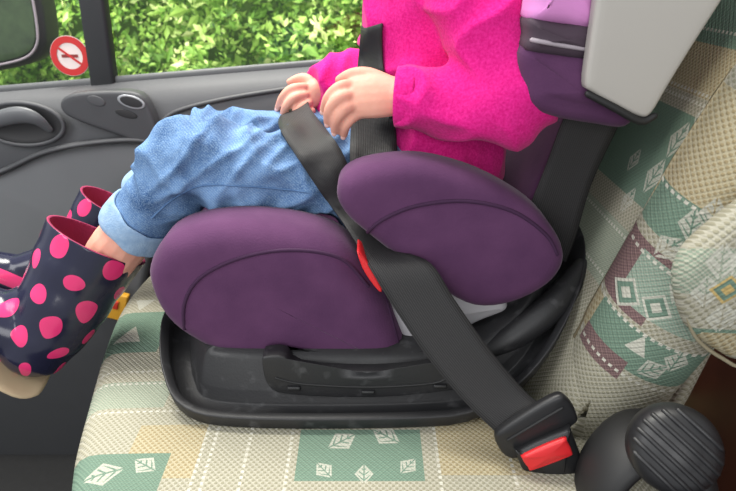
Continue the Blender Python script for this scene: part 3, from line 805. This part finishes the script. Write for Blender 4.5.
# ================================================================ SEAT BELT
belt = empty('seat_belt', (.1, .6, .7), 'black webbing seat belt across the child and into the red buckle', 'seat belt')
def ribbon(name, rows, m, parent, n=6, across=6, th=.0018, sm=6, lift=.009):
    R = cr([r[:5] for r in rows], n)
    k = len(rows)
    grid = []; ts = []
    for i, r in enumerate(R):
        trees = rows[min(int(i/n+.5), k-1)][5]
        line = []; tt = []
        for j in range(across+1):
            f = j/across; px, py = r[0]+(r[2]-r[0])*f, r[1]+(r[3]-r[1])*f
            p = on(px, py, trees, r[4], lift); d = ray(px, py)
            line.append(d); tt.append((p-CAM).dot(d)/d.dot(d))
        grid.append(line); ts.append(tt)
    orig = [t[:] for t in ts]
    for _ in range(sm):
        new = [t[:] for t in ts]
        for i in range(len(ts)):
            for j in range(across+1):
                nb = [ts[a][b] for a, b in ((i-1, j), (i+1, j), (i, j-1), (i, j+1)) if 0 <= a < len(ts) and 0 <= b <= across]
                new[i][j] = min(orig[i][j], (ts[i][j]+sum(nb)/len(nb))/2)
        ts = new
    g = G(); vs = []; uv = []; acc = 0; prev = None
    for i in range(len(grid)):
        c = CAM+grid[i][across//2]*ts[i][across//2]
        if prev is not None: acc += (c-prev).length
        prev = c
        for j in range(across+1): vs.append(CAM+grid[i][j]*ts[i][j]); uv.append((j/across, acc))
    w = across+1
    g.add(vs, [(i*w+j, i*w+j+1, (i+1)*w+j+1, (i+1)*w+j) for i in range(len(grid)-1) for j in range(across)], uv)
    o = g.obj(name, m, parent, True, True)
    sd = o.modifiers.new('s', 'SOLIDIFY'); sd.thickness = th; sd.offset = 0
    return o
JJ = [jt]; JF = [jt, fct]; FH = [fct, hnt, btree]
ribbon('lap_webbing', [
    (283, 112, 308, 98, .80, []), (279, 127, 312, 111, .73, JJ), (299, 160, 341, 150, .66, JJ), (321, 193, 356, 190, .62, JJ), (339, 217, 370, 222, .58, JF),
    (356, 243, 398, 249, .545, JF), (372, 272, 431, 264, .512, FH), (396, 311, 455, 300, .495, FH), (428, 358, 490, 350, .475, FH),
    (465, 402, 530, 396, .455, []), (500, 436, 554, 408, .44, [])], M['web'], belt)
ribbon('shoulder_webbing', [
    (376, -80, 398, -90, .80, []), (368, -20, 390, -25, .80, []), (363, 14, 384, 10, .78, []), (360, 46, 382, 38, .72, [jkt]), (357, 74, 384, 72, .68, [jkt]), (352, 112, 393, 108, .66, [jkt]), (350, 150, 397, 146, .635, [jt]), (352, 185, 400, 180, .61, [jt]), (362, 220, 405, 215, .605, [])], M['web'], belt, lift=.005)
ribbon('rear_webbing', [
    (578, 90, 630, 98, .575, []), (562, 122, 617, 128, .575, []), (546, 165, 592, 182, .58, []), (529, 208, 576, 235, .585, []), (520, 235, 566, 262, .60, [])], M['web'], belt)
g = G(); puff(g, pxo([(496, 440), (504, 428), (552, 398), (568, 398), (578, 416), (572, 428), (524, 457), (506, 457)], .432), (.0, .012, -.004), .004, .002, 4)
tg = g.obj('latch_plate', M['plastic2'], belt); tgt = bvh(tg)
seam('latch_slot', [(508, 440), (535, 424), (562, 408)], [tgt], .43, .0016, M['rubber'], tg)

bk = empty('belt_buckle', PY(556, 470, .43), 'black seat belt buckle with a red release button at the cushion edge', 'buckle')
g = G(); puff(g, pxo([(518, 458), (522, 450), (566, 431), (574, 435), (596, 500), (602, 530), (562, 545), (545, 520)], .424), (0, .026, -.006), .006, .003, 3)
g.obj('buckle_housing', M['plastic2'], bk)
g = G(); puff(g, pxo([(523, 460), (526, 455), (563, 439), (568, 442), (573, 453), (569, 458), (534, 471), (529, 469)], .419), (0, .012, -.004), .003, .002, 3)
tag(g.obj('release_button', M['red'], bk), 'red release button')

# packet tucked in the door pocket
pc = PY(112, 304, 1.03)
pk = empty('paper_packet', pc, 'small red and yellow packet tucked in the door pocket beside the seat front', 'packet')
g = G(); rbox(g, pc, (.06, .016, .06), .003, Matrix.Rotation(.3, 3, 'Y')); g.obj('packet_body', M['yellow'], pk)
g = G(); rbox(g, pc+V3((-.004, -.010, .008)), (.042, .004, .018), .001, Matrix.Rotation(.3, 3, 'Y')); g.obj('packet_band', M['packred'], pk)

# ================================================================ LIGHT, WORLD, CAMERA
w = bpy.data.worlds.new('world'); scn.world = w; w.use_nodes = True
bgd = w.node_tree.nodes['Background']; bgd.inputs[0].default_value = (.94, .97, 1, 1); bgd.inputs[1].default_value = .68
def area(name, loc, tgt, size, e, col=(1, 1, 1)):
    l = bpy.data.lights.new(name, 'AREA'); l.size = size; l.energy = e; l.color = col
    o = bpy.data.objects.new(name, l); COL.objects.link(o); o.location = loc
    o.rotation_euler = (V3(tgt)-V3(loc)).to_track_quat('-Z', 'Y').to_euler()
area('windscreen_light', (-1.4, -.3, 2.0), (0, .65, .65), 1.1, 24)
area('driver_side_fill', (-.1, -1.3, 1.35), (0, .7, .75), .9, 14)  # added fill from the driver's side, lifts the arm's shadow on the jacket
area('hedge_light', (-.6, 1.5, 2.9), (-.6, 2.7, .9), 1.6, 230, (1, .98, .9))  # added lamp above the hedge, only there to brighten the leaves
cam = bpy.data.cameras.new('camera'); co = bpy.data.objects.new('camera', cam); COL.objects.link(co)
cam.sensor_fit = 'HORIZONTAL'; cam.sensor_width = 36; cam.lens = FPX/736*36; cam.clip_start = .01
cam.dof.use_dof = True; cam.dof.focus_distance = .66; cam.dof.aperture_fstop = 10.0
co.location = CAM; co.rotation_euler = (math.pi/2-TH, 0, 0)
scn.camera = co
scn.view_settings.view_transform = 'Standard'
